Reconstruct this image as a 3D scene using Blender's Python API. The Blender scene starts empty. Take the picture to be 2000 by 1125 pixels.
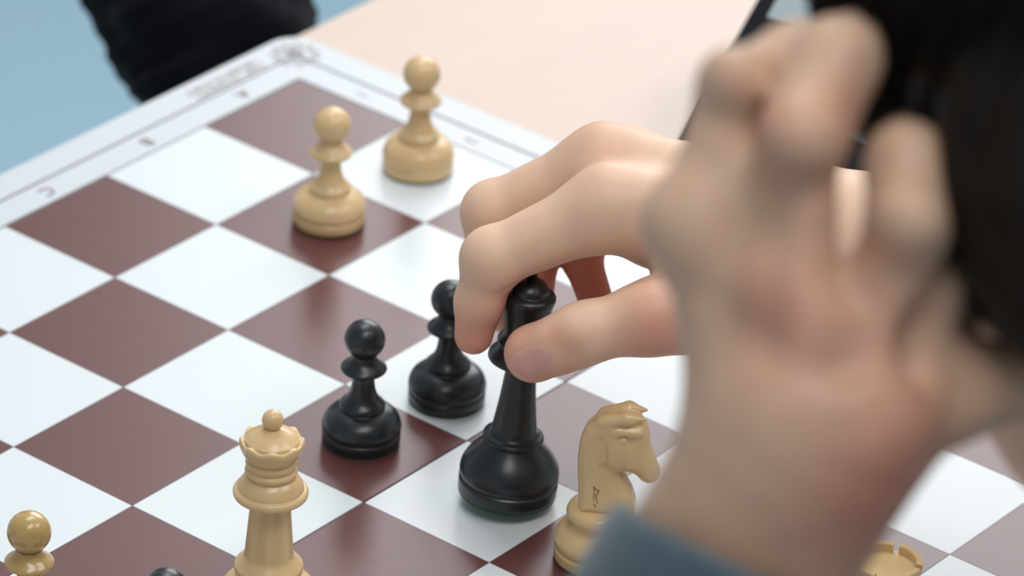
import bpy, math, random
import numpy as np
from mathutils import Vector, Matrix
from mathutils.bvhtree import BVHTree

random.seed(7); rng = np.random.default_rng(11)
scene = bpy.context.scene
COL = scene.collection
PI = math.pi

# ------------------------------------------------------------------ camera
R = np.array([[-0.6272335526604413, 0.7773435650191524, 0.04811499080615078],
              [0.3574477762846411, 0.3422092256428202, -0.8689786724161339],
              [-0.691960372887152, -0.5278539834161111, -0.492504837078396]])   # right, down, forward
CP = np.array([1.3292570510059183, 1.1243643604163969, 0.895704871194208])
F = 9748.245603325624
cam = bpy.data.cameras.new('camera'); co = bpy.data.objects.new('camera', cam); COL.objects.link(co)
cam.sensor_width = 36; cam.lens = 36 * F / 2000; cam.clip_start = .05; cam.clip_end = 50
co.matrix_world = Matrix([[R[0][0], -R[1][0], -R[2][0], CP[0]], [R[0][1], -R[1][1], -R[2][1], CP[1]],
                          [R[0][2], -R[1][2], -R[2][2], CP[2]], [0, 0, 0, 1]])
cam.dof.use_dof = True; cam.dof.focus_distance = 1.615; cam.dof.aperture_fstop = 11.5
scene.camera = co
scene.view_settings.view_transform = 'Standard'; scene.view_settings.look = 'None'
scene.view_settings.gamma = 1; scene.view_settings.use_curve_mapping = False
scene.view_settings.exposure = 0.0

# ------------------------------------------------------------------ light
w = bpy.data.worlds.new('world'); scene.world = w; w.use_nodes = True
w.node_tree.nodes['Background'].inputs[0].default_value = (.86, .93, 1, 1)
w.node_tree.nodes['Background'].inputs[1].default_value = 1.0
def area(name, loc, target, sx, sy, power, color=(1, 1, 1)):
    l = bpy.data.lights.new(name, 'AREA'); l.shape = 'RECTANGLE'; l.size = sx; l.size_y = sy; l.energy = power; l.color = color
    o = bpy.data.objects.new(name, l); COL.objects.link(o); o.location = loc
    o.rotation_euler = (Vector(target) - Vector(loc)).to_track_quat('-Z', 'Y').to_euler(); return o
area('window_light', (-1.86, -.80, 1.25), (0, -.80, 1.25), 1.56, 1.38, 29, (.98, .99, 1))
area('ceiling_panel', (-.45, -.35, 1.985), (-.45, -.35, 0), 1.2, .6, 15, (1, .99, .97))
area('ceiling_panel', (.9, 1.0, 1.985), (.9, 1.0, 0), 1.2, .6, 15, (1, .99, .97))
area('ceiling_panel', (-.6, 1.6, 1.985), (-.6, 1.6, 0), 1.2, .6, 13.5, (1, .99, .97))

# ------------------------------------------------------------------ helpers
def at(u, v, d):                       # point of the room seen at pixel (u, v), d metres along the axis
    return CP + R.T @ np.array([(u - 1000) / F, (v - 562.5) / F, 1]) * d
def onplane(u, v, z=0.):
    dd = R.T @ np.array([(u - 1000) / F, (v - 562.5) / F, 1]); return CP + dd * (z - CP[2]) / dd[2]
def tag(o, label=None, cat=None, group=None, kind=None):
    if label: o['label'] = label
    if cat: o['category'] = cat
    if group: o['group'] = group
    if kind: o['kind'] = kind
    return o
def empty(name, loc=(0, 0, 0)):
    o = bpy.data.objects.new(name, None); COL.objects.link(o); o.location = loc; o.empty_display_size = .01; return o
def mesh_obj(name, V, Fc, mat, parent=None, smooth=True, cols=None, loc=None):
    me = bpy.data.meshes.new(name)
    V = np.asarray(V, float)
    me.from_pydata(V.tolist() if len(V) < 5000 else V, [], Fc)
    if cols is not None:
        a = me.color_attributes.new('Col', 'FLOAT_COLOR', 'POINT')
        c = np.ones((len(V), 4), np.float32); c[:, :3] = cols; a.data.foreach_set('color', c.ravel())
    me.polygons.foreach_set('use_smooth', [smooth] * len(me.polygons))
    me.materials.append(mat)
    o = bpy.data.objects.new(name, me); COL.objects.link(o)
    if loc is not None: o.location = loc
    if parent is not None:
        o.parent = parent
    return o
def copy_tree(o, parent=None):
    c = o.copy(); COL.objects.link(c); c.parent = parent
    for ch in list(o.children): copy_tree(ch, c)
    return c
def srgb(r, g, b):
    return tuple((x / 255 / 12.92 if x <= 10.3 else ((x / 255 + .055) / 1.055) ** 2.4) for x in (r, g, b)) + (1,)

def material(name, color, rough=.5, spec=.5, bump=0, bscale=200, var=0, vscale=20, attr=False, sss=0, coat=0, coat_rough=.1, sheen=0, stretch=None):
    m = bpy.data.materials.new(name); m.use_nodes = True; nt = m.node_tree; N = nt.nodes; L = nt.links
    b = N['Principled BSDF']; b.inputs['Roughness'].default_value = rough; b.inputs['Specular IOR Level'].default_value = spec
    b.inputs['Base Color'].default_value = color
    b.inputs['Coat Weight'].default_value = coat; b.inputs['Coat Roughness'].default_value = coat_rough
    b.inputs['Sheen Weight'].default_value = sheen
    tc = N.new('ShaderNodeTexCoord'); src = tc.outputs['Object']
    if stretch:
        mp = N.new('ShaderNodeMapping'); mp.inputs['Scale'].default_value = stretch; L.new(src, mp.inputs['Vector']); src = mp.outputs['Vector']
    colout = None
    if attr:
        an = N.new('ShaderNodeAttribute'); an.attribute_name = 'Col'; colout = an.outputs['Color']
    if var:
        n = N.new('ShaderNodeTexNoise'); n.inputs['Scale'].default_value = vscale; n.inputs['Detail'].default_value = 4; L.new(src, n.inputs['Vector'])
        mr = N.new('ShaderNodeMapRange'); mr.inputs[1].default_value = .25; mr.inputs[2].default_value = .75
        mr.inputs[3].default_value = 1 - var; mr.inputs[4].default_value = 1 + var; L.new(n.outputs['Fac'], mr.inputs[0])
        mx = N.new('ShaderNodeMix'); mx.data_type = 'RGBA'; mx.blend_type = 'MULTIPLY'; mx.inputs[0].default_value = 1
        if colout: L.new(colout, mx.inputs[6])
        else: mx.inputs[6].default_value = color
        L.new(mr.outputs[0], mx.inputs[7]); colout = mx.outputs[2]
    if colout: L.new(colout, b.inputs['Base Color'])
    if bump:
        n = N.new('ShaderNodeTexNoise'); n.inputs['Scale'].default_value = bscale; n.inputs['Detail'].default_value = 3; L.new(src, n.inputs['Vector'])
        bp = N.new('ShaderNodeBump'); bp.inputs['Strength'].default_value = bump; bp.inputs['Distance'].default_value = .0005
        L.new(n.outputs['Fac'], bp.inputs['Height']); L.new(bp.outputs[0], b.inputs['Normal'])
    if sss:
        b.inputs['Subsurface Weight'].default_value = sss; b.inputs['Subsurface Radius'].default_value = (1, .35, .2); b.inputs['Subsurface Scale'].default_value = .006
    return m
M = dict(
    light=material('white_board_print', srgb(226, 232, 236), .33, .5, .05, 900),
    dark=material('brown_board_print', srgb(104, 62, 60), .30, .55, .04, 900, .05, 300),
    border=material('white_board_border', srgb(214, 218, 223), .40, .5, .05, 900),
    groove=material('grey_groove', srgb(140, 144, 150), .5),
    ink=material('grey_ink', srgb(84, 84, 90), .5),
    inklight=material('pale_grey_ink', srgb(150, 145, 147), .5),
    box=material('boxwood_lacquer', srgb(228, 194, 143), .34, .5, .04, 500, .05, 60, coat=.35, coat_rough=.18, stretch=(1, 1, .25)),
    boxdark=material('aged_boxwood_lacquer', srgb(192, 158, 98), .3, .5, .05, 500, .10, 300, coat=.6, coat_rough=.12, stretch=(1, 1, .4)),
    ebony=material('ebonised_wood', srgb(27, 33, 38), .36, .55, .06, 700, .15, 90, coat=.2, coat_rough=.2),
    felt=material('green_felt', srgb(40, 92, 62), .95, .1, .3, 2000, sheen=.3),
    table=material('beige_laminate', srgb(222, 200, 186), .45, .4, .03, 300, .025, 6, stretch=(1, 8, 1)),
    wall=material('white_wall_paint', srgb(225, 226, 226), .8, .3, .05, 300),
    glass=material('window_glass', (1, 1, 1, 1), .02, .5),
    metal=material('grey_metal', srgb(150, 152, 156), .35, .6),
    floor=material('pale_blue_floor', srgb(163, 196, 214), .6, .3, .04, 200, .03, 3),
    skin=material('skin', (1, 1, 1, 1), .48, .4, .12, 900, .035, 130, attr=True, sss=.25),
    nail=material('nail', srgb(228, 172, 160), .3, .5),
    knit=material('grey_blue_knit', srgb(96, 110, 118), .95, .1, .6, 1400, .12, 260, sheen=.3),
    black=material('black_cloth', srgb(13, 14, 20), .95, .15, .3, 900, .1, 40, sheen=.05),
    hair=material('dark_hair', srgb(25, 19, 15), .5, .2, 0, 1, .35, 150),
    plastic=material('charcoal_plastic', srgb(20, 20, 25), .4, .4, .1, 900),
    button=material('slate_plastic', srgb(84, 98, 103), .5, .4, .1, 900),
    lcd=material('pale_display', srgb(186, 200, 205), .15, .5),
    eye=material('eye_white', srgb(230, 228, 222), .2), iris=material('iris_brown', srgb(60, 38, 24), .2),
    lip=material('lip', srgb(176, 104, 96), .45),
)

M['glass'].node_tree.nodes['Principled BSDF'].inputs['Transmission Weight'].default_value = 1
# ---- signed distance modelling, meshed with surface nets
class Field:
    def __init__(s, lo, hi, h):
        s.lo = np.array(lo, float); s.h = h; s.n = np.maximum(4, np.ceil((np.array(hi) - s.lo) / h).astype(int) + 1)
        s.D = np.full(s.n, 1., np.float32); s.ax = [(s.lo[i] + np.arange(s.n[i]) * h).astype(np.float32) for i in range(3)]
    def sl(s, lo, hi):
        a = np.clip(np.floor((lo - s.lo) / s.h).astype(int), 0, s.n - 1); b = np.clip(np.ceil((hi - s.lo) / s.h).astype(int) + 1, 1, s.n)
        b = np.maximum(b, a + 1); return tuple(slice(int(x), int(y)) for x, y in zip(a, b))
    def grid(s, q):
        return [s.ax[0][q[0]][:, None, None], s.ax[1][q[1]][None, :, None], s.ax[2][q[2]][None, None, :]]
    def comb(s, q, d, k, mode='add'):
        A = s.D[q]
        if mode == 'add':
            if k > 0:
                h = np.maximum(k - np.abs(A - d), 0) / k; s.D[q] = np.minimum(A, d) - h * h * k * .25
            else: s.D[q] = np.minimum(A, d)
        else:
            d = -d
            h = np.maximum(k - np.abs(A - d), 0) / k; s.D[q] = np.maximum(A, d) + h * h * k * .25
    def cap(s, a, b, ra, rb, k=.004, mode='add'):
        a = np.array(a, float); b = np.array(b, float); m = max(ra, rb) + k + 3 * s.h
        q = s.sl(np.minimum(a, b) - m, np.maximum(a, b) + m); X, Y, Z = s.grid(q)
        ab = b - a; L2 = max(ab @ ab, 1e-12)
        px, py, pz = X - a[0], Y - a[1], Z - a[2]
        t = np.clip((px * ab[0] + py * ab[1] + pz * ab[2]) / L2, 0, 1)
        d = np.sqrt((px - t * ab[0]) ** 2 + (py - t * ab[1]) ** 2 + (pz - t * ab[2]) ** 2) - (ra + (rb - ra) * t)
        s.comb(q, d.astype(np.float32), k, mode)
    def chain(s, pts, k=.004):            # pts: list of (point, radius)
        for (a, ra), (b, rb) in zip(pts, pts[1:]): s.cap(a, b, ra, rb, k)
    def ell(s, c, rad, axes=None, k=.004, mode='add'):
        c = np.array(c, float); rad = np.array(rad, float); A = np.eye(3) if axes is None else np.array(axes, float)
        m = rad.max() + k + 3 * s.h; q = s.sl(c - m, c + m); X, Y, Z = s.grid(q); P = (X - c[0], Y - c[1], Z - c[2])
        k0 = 0; k1 = 0
        for i in range(3):
            l = P[0] * A[i][0] + P[1] * A[i][1] + P[2] * A[i][2]; k0 = k0 + (l / rad[i]) ** 2; k1 = k1 + (l / rad[i] ** 2) ** 2
        k0 = np.sqrt(k0); k1 = np.sqrt(k1) + 1e-9
        s.comb(q, (k0 * (k0 - 1) / k1).astype(np.float32), k, mode)
    def mesh(s):
        D = s.D; D[0] = D[-1] = 1; D[:, 0] = D[:, -1] = 1; D[:, :, 0] = D[:, :, -1] = 1
        S = D < 0; n = np.array(D.shape) - 1
        cnt = np.zeros(n, np.int8)
        offs = [(i, j, k) for i in (0, 1) for j in (0, 1) for k in (0, 1)]
        for o in offs: cnt += S[o[0]:n[0] + o[0], o[1]:n[1] + o[1], o[2]:n[2] + o[2]]
        I = np.argwhere((cnt > 0) & (cnt < 8)); ids = np.full(n, -1, np.int64); ids[tuple(I.T)] = np.arange(len(I))
        P = np.zeros((len(I), 3)); W = np.zeros(len(I))
        for a in offs:
            for ax in range(3):
                if a[ax]: continue
                b = list(a); b[ax] = 1
                da = D[I[:, 0] + a[0], I[:, 1] + a[1], I[:, 2] + a[2]]; db = D[I[:, 0] + b[0], I[:, 1] + b[1], I[:, 2] + b[2]]
                m = (da < 0) != (db < 0); t = np.where(m, da / np.where(m, da - db, 1), 0)
                p = np.tile(np.array(a, float), (len(I), 1)); p[:, ax] += t; P += p * m[:, None]; W += m
        V = s.lo + (I + P / W[:, None]) * s.h
        Q = []
        for ax in range(3):
            b, c = (ax + 1) % 3, (ax + 2) % 3
            s0 = [slice(None)] * 3; s1 = [slice(None)] * 3; s0[ax] = slice(0, -1); s1[ax] = slice(1, None)
            E = S[tuple(s0)] != S[tuple(s1)]; J = np.argwhere(E)
            J = J[(J[:, b] > 0) & (J[:, c] > 0) & (J[:, b] < n[b]) & (J[:, c] < n[c])]
            ins = S[tuple(J.T)]
            def idx(db, dc):
                K = J.copy(); K[:, b] -= db; K[:, c] -= dc; return ids[tuple(K.T)]
            q = np.stack([idx(1, 1), idx(0, 1), idx(0, 0), idx(1, 0)], 1)
            q[~ins] = q[~ins][:, ::-1]; Q.append(q)
        return V, np.concatenate(Q)
def smooth_mesh(V, Q, it=2, lam=.5):
    e = np.concatenate([Q[:, [i, (i + 1) % 4]] for i in range(4)])
    for _ in range(it):
        A = np.zeros_like(V); np.add.at(A, e[:, 0], V[e[:, 1]]); np.add.at(A, e[:, 1], V[e[:, 0]])
        w_ = np.bincount(e.ravel(), minlength=len(V))[:, None]; V = V + lam * (A / np.maximum(w_, 1) - V)
    return V

def lathe(profile, n=64, mod=None):
    V = []; Fc = []
    for i, (r, z) in enumerate(profile):
        for j in range(n):
            a = 2 * PI * j / n; rr, zz = (r, z) if mod is None else mod(i, r, z, a)
            V.append((rr * math.cos(a), rr * math.sin(a), zz))
    for i in range(len(profile) - 1):
        for j in range(n):
            k = (j + 1) % n; Fc.append((i * n + j, i * n + k, (i + 1) * n + k, (i + 1) * n + j))
    Fc.append(tuple(range(n - 1, -1, -1))); Fc.append(tuple((len(profile) - 1) * n + j for j in range(n)))
    return V, Fc
def curve_profile(pts, sub=4):            # Catmull-Rom through (r, z), a third value 1 keeps a sharp corner
    out = []
    for i in range(len(pts) - 1):
        p1, p2 = np.array(pts[i][:2], float), np.array(pts[i + 1][:2], float)
        c1 = len(pts[i]) > 2; c2 = len(pts[i + 1]) > 2
        p0 = np.array(pts[i - 1][:2], float) if i > 0 and not c1 else p1
        p3 = np.array(pts[i + 2][:2], float) if i + 2 < len(pts) and not c2 else p2
        for k in range(sub):
            t = k / sub
            out.append(.5 * ((2 * p1) + (-p0 + p2) * t + (2 * p0 - 5 * p1 + 4 * p2 - p3) * t * t + (-p0 + 3 * p1 - 3 * p2 + p3) * t ** 3))
    out.append(np.array(pts[-1][:2], float))
    return [(max(1e-5, float(r) / 1000), float(z) / 1000) for r, z in out]
def box(lo, hi, bev=0):
    x0, y0, z0 = lo; x1, y1, z1 = hi
    if not bev:
        V = [(x, y, z) for z in (z0, z1) for y in (y0, y1) for x in (x0, x1)]
        return V, [(0, 2, 3, 1), (4, 5, 7, 6), (0, 1, 5, 4), (2, 6, 7, 3), (0, 4, 6, 2), (1, 3, 7, 5)]
    V = []; Fc = []
    for (i, z) in ((bev, z0), (0, z0 + bev), (0, z1 - bev), (bev, z1)):
        V += [(x0 + i, y0 + i, z), (x1 - i, y0 + i, z), (x1 - i, y1 - i, z), (x0 + i, y1 - i, z)]
    Fc.append((3, 2, 1, 0)); Fc.append((12, 13, 14, 15))
    for l in range(3):
        for j in range(4): k = (j + 1) % 4; Fc.append((l * 4 + j, l * 4 + k, l * 4 + 4 + k, l * 4 + 4 + j))
    return V, Fc
def merge(parts):
    V = []; Fc = []
    for v, f in parts:
        o = len(V); V += [tuple(p) for p in v]; Fc += [tuple(int(i) + o for i in q) for q in f]
    return V, Fc
def prism(poly, z0, z1):
    n = len(poly); V = [(x, y, z0) for x, y in poly] + [(x, y, z1) for x, y in poly]
    return V, [tuple(range(n - 1, -1, -1)), tuple(range(n, 2 * n))] + [(j, (j + 1) % n, n + (j + 1) % n, n + j) for j in range(n)]

# ------------------------------------------------------------------ setting
def setting(name, vf, mat, label): return tag(mesh_obj(name, vf[0], vf[1], mat, smooth=False), label, kind='structure')
RX0, RX1, RY0, RY1, RZ0, RZ1 = -1.9, 3.0, -2.6, 3.0, -.745, 2.0
setting('floor', box((RX0, RY0, RZ0 - .05), (RX1, RY1, RZ0)), M['floor'], 'pale blue smooth floor below the table')
setting('ceiling', box((RX0, RY0, RZ1), (RX1, RY1, RZ1 + .05)), M['wall'], 'white ceiling')
setting('wall_back', merge([box((RX0 - .12, RY0, RZ0), (RX0, RY1, .55)), box((RX0 - .12, RY0, 1.95), (RX0, RY1, RZ1)), box((RX0 - .12, RY0, .55), (RX0, -1.76, 1.95)), box((RX0 - .12, 0, .55), (RX0, RY1, 1.95))]), M['wall'], 'white wall with the window')
setting('wall_left', box((RX0, RY0 - .12, RZ0), (RX1, RY0, RZ1)), M['wall'], 'white wall on the opponent side')
setting('wall_right', box((RX0, RY1, RZ0), (RX1, RY1 + .12, RZ1)), M['wall'], 'white wall on the player side')
setting('wall_front', box((RX1, RY0, RZ0), (RX1 + .12, RY1, RZ1)), M['wall'], 'white wall behind the viewer')
w1 = tag(empty('window_1', (RX0 - .06, -.88, .55)), 'white framed window', kind='structure')
tb = empty('table', (.2, .3, -.745)); tag(tb, 'pale beige laminate table under the chess board', 'table')
def child(name, vf, mat, parent, smooth=True, cols=None):      # geometry in room coordinates, parented to a thing
    o = mesh_obj(name, vf[0], vf[1], mat, parent, smooth, cols)
    if parent is not None:
        L0 = Vector((0, 0, 0)); p = parent
        while p is not None: L0 += p.location; p = p.parent
        o.data.transform(Matrix.Translation(-L0))
    return o
TZ = -.008
for (y0, y1, z0, z1) in ((-1.76, -1.71, .55, 1.95), (-.05, 0, .55, 1.95), (-1.71, -.05, .55, .60), (-1.71, -.05, 1.90, 1.95), (-.905, -.855, .60, 1.90)):
    child('window_frame', box((RX0 - .09, y0, z0), (RX0 - .05, y1, z1)), M['wall'], w1, False)
for y0 in (-1.71, -.855): child('pane', box((RX0 - .074, y0, .60), (RX0 - .07, y0 + .80, 1.90)), M['glass'], w1, False)
child('tabletop', box((-.75, -.0385, TZ - .025), (.74, .66, TZ), .003), M['table'], tb, False)
child('frame', box((-.68, .02, TZ - .085), (.68, .60, TZ - .0255)), M['metal'], tb, False)
for x in (-.70, .69):
    for y in (.01, .61):
        o = child('leg', lathe([(.02, -.745), (.02, TZ - .0255)], 20), M['metal'], tb)
        o.location = Vector((x, y, 0)) + o.location

# ------------------------------------------------------------------ chess board
S = .055; B0, B1 = -.0297, .4697
bd = empty('chess_board', (.22, .22, TZ)); tag(bd, 'white bordered chess board with brown and white squares on the beige table', 'chess board')
def rrect(x0, y0, x1, y1, r, n=6, corners=(1, 1, 1, 1)):
    P = []
    for (cx, cy, a0, c) in ((x1 - r, y1 - r, 0, 0), (x0 + r, y1 - r, 90, 1), (x0 + r, y0 + r, 180, 2), (x1 - r, y0 + r, 270, 3)):
        if corners[c]:
            P += [(cx + r * math.cos(math.radians(a0 + 90 * k / n)), cy + r * math.sin(math.radians(a0 + 90 * k / n))) for k in range(n + 1)]
        else: P.append((cx + (r if c in (0, 3) else -r), cy + (r if c < 2 else -r)))
    return P
gap = .0004
def slab(x0, y0, x1, y1, r, corners, z0, z1, bv=.0008):
    out = []
    Ps = [rrect(x0 + b, y0 + b, x1 - b, y1 - b, max(r - b, .0005), 6, corners) for b in (0, 0, bv)]; n = len(Ps[0])
    V = [(x, y, z) for P_, z in zip(Ps, (z0, z1 - bv, z1)) for x, y in P_]
    Fc = [tuple(range(n - 1, -1, -1)), tuple(range(2 * n, 3 * n))] + [(l * n + j, l * n + (j + 1) % n, (l + 1) * n + (j + 1) % n, (l + 1) * n + j) for l in range(2) for j in range(n)]
    return V, Fc
YF = 4 * S + .0003
child('board_half', slab(B0, B0, B1, YF - gap, .012, (0, 0, 1, 1), TZ + .0002, -.0007), M['groove'], bd, False)
child('board_half', slab(B0, YF + gap, B1, B1, .012, (1, 1, 0, 0), TZ + .0002, -.0007), M['groove'], bd, False)
# raised border strips: an outer rim and an inner coordinate strip with a recessed joint between them
g0, g1 = -.0156, -.0141; e = .0011
def ringpiece(a, b, ra, rb, half):       # a = outer offset, b = inner offset of the strip, on one half of the board
    y0, y1 = (None, YF - gap) if half == 0 else (YF + gap, None)
    O = rrect(a, a, .44 - a, .44 - a, ra) if ra else [(.44 - a, .44 - a), (a, .44 - a), (a, a), (.44 - a, a)]
    I = rrect(b, b, .44 - b, .44 - b, rb) if rb else [(.44 - b, .44 - b), (b, .44 - b), (b, b), (.44 - b, b)]
    def clip(P):
        if half == 0:
            Q = [p for p in P if p[1] < .2]; return [(min(p[0] for p in P), y1)] + Q + [(max(p[0] for p in P), y1)]
        Q = [p for p in P if p[1] > .25]; return [(max(p[0] for p in P), y0)] + Q + [(min(p[0] for p in P), y0)]
    O, I = clip(O), clip(I)
    poly = O + I[::-1]; n = len(poly); return prism(poly, -.0007, 0)
for h_ in (0, 1):
    child('outer_border', ringpiece(B0 + .0004, g0, .0116, 0, h_), M['border'], bd, False)
    child('inner_border', ringpiece(g1, -e, 0, 0, h_), M['border'], bd, False)
for i in range(8):
    for j in range(8):
        dk = (i + j) % 2 == 0; g = .00012
        ya = j * S + (.0007 if j == 4 else g); yb = (j + 1) * S - (.0001 if j == 3 else g)
        child('dark_square' if dk else 'light_square', box((i * S + g, ya, -.0006), ((i + 1) * S - g, yb, .0001 if dk else .0001)), M['dark' if dk else 'light'], bd, False)
# coordinates and print
def text_part(ch, x, y, size, rot, mat, parent, name):
    cu = bpy.data.curves.new('t', 'FONT'); cu.body = ch; cu.size = size; cu.align_x = 'CENTER'; cu.align_y = 'CENTER'; cu.extrude = .00004; cu.resolution_u = 4
    t = bpy.data.objects.new('t', cu); COL.objects.link(t); bpy.context.view_layer.update()
    me = bpy.data.meshes.new_from_object(t); bpy.data.objects.remove(t); bpy.data.curves.remove(cu)
    me.materials.clear(); me.materials.append(mat); me.name = name
    o = bpy.data.objects.new(name, me); COL.objects.link(o); o.parent = parent
    o.location = Vector((x, y, .00012)) - parent.location; o.rotation_euler = (0, 0, rot); return o
for i, ch in enumerate('ABCDEFGH'):
    text_part(ch, (i + .45) * S, -.0078, .0085, 0, M['ink'], bd, 'file_letter')
    text_part(ch, (i + .45) * S, .4478, .0085, PI, M['ink'], bd, 'file_letter')
for j in range(8):
    text_part(str(j + 1), -.0075, (j + .47) * S, .0075, 0, M['inklight'], bd, 'rank_number')
    text_part(str(j + 1), .4475, (j + .47) * S, .0075, PI, M['ink'], bd, 'rank_number')
# corner emblem: laurel ring round a horse head, and a faint line of lettering too small to read
parts = []
cx, cy = -.0152, -.0152
for k in range(22):
    a = 2 * PI * k / 22; r = .0092 if k % 2 else .0072
    ex, ey = cx + r * math.cos(a), cy + r * math.sin(a)
    ca, sa = math.cos(a + .9 * (1 if k % 2 else -1)), math.sin(a + .9 * (1 if k % 2 else -1))
    parts.append(prism([(ex + ca * u_ * .0024 - sa * w_ * .0009, ey + sa * u_ * .0024 + ca * w_ * .0009) for u_, w_ in ((-1, 0), (0, -1), (1, 0), (0, 1))], .0000, .00008))
hp = [(-.9, -1), (.8, -1), (.7, -.2), (.3, .3), (.9, .1), (1.2, .5), (.5, 1.1), (.2, 1.5), (-.1, 1.15), (-.7, .7), (-1, 0)]
parts.append(prism([(cx + x * .0042, cy + y * .0042 - .0006) for x, y in hp], 0, .00008))
child('emblem', merge(parts), M['inklight'], bd, False)
parts = []
x = .000
while x < .040:
    wd = random.uniform(.0012, .0022)
    for row in (0, 1):
        yy = -.0198 - row * .0044
        if random.random() < .85:
            parts.append(box((x, yy, 0), (x + wd * .35, yy + .0030, .00008))); parts.append(box((x + wd * .35, yy + random.choice((0, .0011, .0022)), 0), (x + wd, yy + .0030, .00008)))
    x += wd + .0006
child('small_print', merge(parts), M['inklight'], bd, False)

# ------------------------------------------------------------------ chess pieces
PAWN = [(13.5, 1, 1), (13.6, 4.3, 1), (13.1, 4.9, 1), (13.7, 6.2), (13.6, 8.0), (12.6, 10.4), (10.4, 12.4), (7.4, 13.7, 1), (7.9, 14.6), (7.6, 15.7), (5.9, 17.4),
        (4.6, 20), (3.95, 23.5), (3.9, 26.3), (4.7, 27.6), (7.2, 28.4), (8.0, 29.3), (7.4, 30.3), (5.4, 32.0), (4.3, 33.6), (4.3, 34.6, 1)]
PAWN_HEAD = [(.3 + 6.8 * math.sin(t), 40.6 - 6.8 * math.cos(t)) for t in np.linspace(.45, PI, 14)]
def make_piece(name, parts, loc, mat, label, group=None, felt=13.2, rot=None):
    root = empty(name, loc); tag(root, label, 'chess piece', group)
    for nm, (V, Fc), mt in parts: mesh_obj(nm, V, Fc, mt or mat, root)
    mesh_obj('felt_pad', *lathe([(felt / 1000, 0), (felt / 1000, .001)], 48), M['felt'], root)
    if rot is not None: root.rotation_mode = 'QUATERNION'; root.rotation_quaternion = rot
    return root
def pawn(loc, mat, label, group=None):
    return make_piece('pawn', [('body', lathe(curve_profile(PAWN)), None), ('head', lathe([(max(a, .01) / 1000, b / 1000) for a, b in PAWN_HEAD], 48), None)], loc, mat, label, group)
def P0(u, v): p = onplane(u, v, .0001); return (p[0], p[1], .0001)
gw = 'pale wooden pawns on the board'; gb = 'black pawns on the board'
pawn(P0(816, 330), M['box'], 'pale wooden pawn on the white square nearest the beige table edge', gw)
pawn(P0(642, 433), M['box'], 'pale wooden pawn on a brown square, left of the pawn by the board edge', gw)
qE = onplane(57, 1040, .0405); pawn((qE[0], qE[1], .0001), M['boxdark'], 'darker yellow-brown pawn cut off by the lower left corner', gw)
pawn(P0(705, 861), M['ebony'], 'black pawn on a brown square, farther left of the two fully seen black pawns', gb)
pawn(P0(872, 781), M['ebony'], 'black pawn on a white square just behind the fingertips', gb)
qD = onplane(325, 1152, .0405); pawn((qD[0], qD[1], .0001), M['ebony'], 'black piece whose top just peeks over the bottom frame edge left of the queen', gb)

# queen
QB = [(16.4, 1, 1), (16.5, 5.0, 1), (15.9, 5.6, 1), (16.6, 7), (16.0, 9.4), (14.0, 12.0), (11.2, 13.8), (9.6, 15.2, 1), (10.9, 16.8), (11.2, 19.0), (10.4, 20.2), (8.3, 22.6), (7.9, 24, 1),
      (6.5, 43, 1), (7.5, 44.3), (11.4, 45.4), (12.2, 46.6), (11.8, 47.8), (10.7, 48.4, 1), (10.4, 49.6), (9.2, 51.6), (7.6, 53.0, 1), (8.4, 54.2), (8.5, 55.2), (7.7, 56.2, 1), (8.3, 57.4), (8.3, 58.6), (7.6, 59.6, 1), (8.8, 60.8), (10.1, 63.2), (10.6, 65.4), (10.2, 66.6), (9.3, 66.6), (8.6, 66.8), (6.6, 68.4), (3.0, 70.4), (1.2, 71)]
def qmod(i, r, z, a):
    if .0610 < z < .0680 and r > .0090 and i < 4 * 34:
        wv = (0.5 + .5 * math.cos(8 * a + .5)); t = min(1, (z - .0605) / .004)
        return r - .0005 * t * (1 - wv), z - t * (1 - wv) * .0010
    return r, z
queen_base = onplane(522, 1198, 0)
make_piece('queen', [('body', lathe(curve_profile(QB), 90, qmod), None), ('finial', lathe([(max(.01, 3.5 * math.sin(t)) / 1000, (73.4 - 3.5 * math.cos(t)) / 1000) for t in np.linspace(.3, PI, 12)], 32), None)],
           (queen_base[0], queen_base[1], .0001), M['box'], 'pale wooden queen with scalloped crown and ball finial at the bottom of the board', felt=16)

# king, lifted and tilted in the fingers
KB = [(16.8, 1, 1), (16.9, 5.4, 1), (16.2, 6.1, 1), (16.9, 7.6), (16.5, 10.8), (14.4, 14.6), (11.0, 18.4), (9.4, 20.4, 1), (10.3, 21.2), (10.2, 22.4), (8.6, 23.4), (7.7, 24.6, 1),
      (6.2, 36), (5.0, 49, 1), (6.2, 50), (11.0, 51.6), (11.6, 52.8), (10.8, 54.2), (9.2, 55.8), (8.2, 57.0, 1), (9.0, 58.0), (9.0, 59.2), (8.0, 60.4), (7.2, 61.4, 1), (7.3, 65), (8.3, 72), (8.9, 75.2), (8.2, 76.6), (6.4, 77.4, 1), (6.0, 79.2), (4.0, 81.2), (1.6, 82.2)]
cr = [prism([(x / 1000, y / 1000 - .002) for x, y in [(-1.6, 0), (1.6, 0), (1.1, 3), (4, 2.4), (4, 5.6), (1.1, 5), (1.6, 8), (-1.6, 8), (-1.1, 5), (-4, 5.6), (-4, 2.4), (-1.1, 3)]], -.0012, .0012)]
crV = [(x, z, y + .0838) for x, y, z in cr[0][0]]
kb = onplane(990, 959, .004)
axis = Vector((0, 0, 1)); fwd = Vector(R[2]); rt = Vector(R[0])
kaxis = (Vector((0, 0, 1)) + rt * .052 + fwd * .02).normalized()
kq = Vector((0, 0, 1)).rotation_difference(kaxis)
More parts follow.
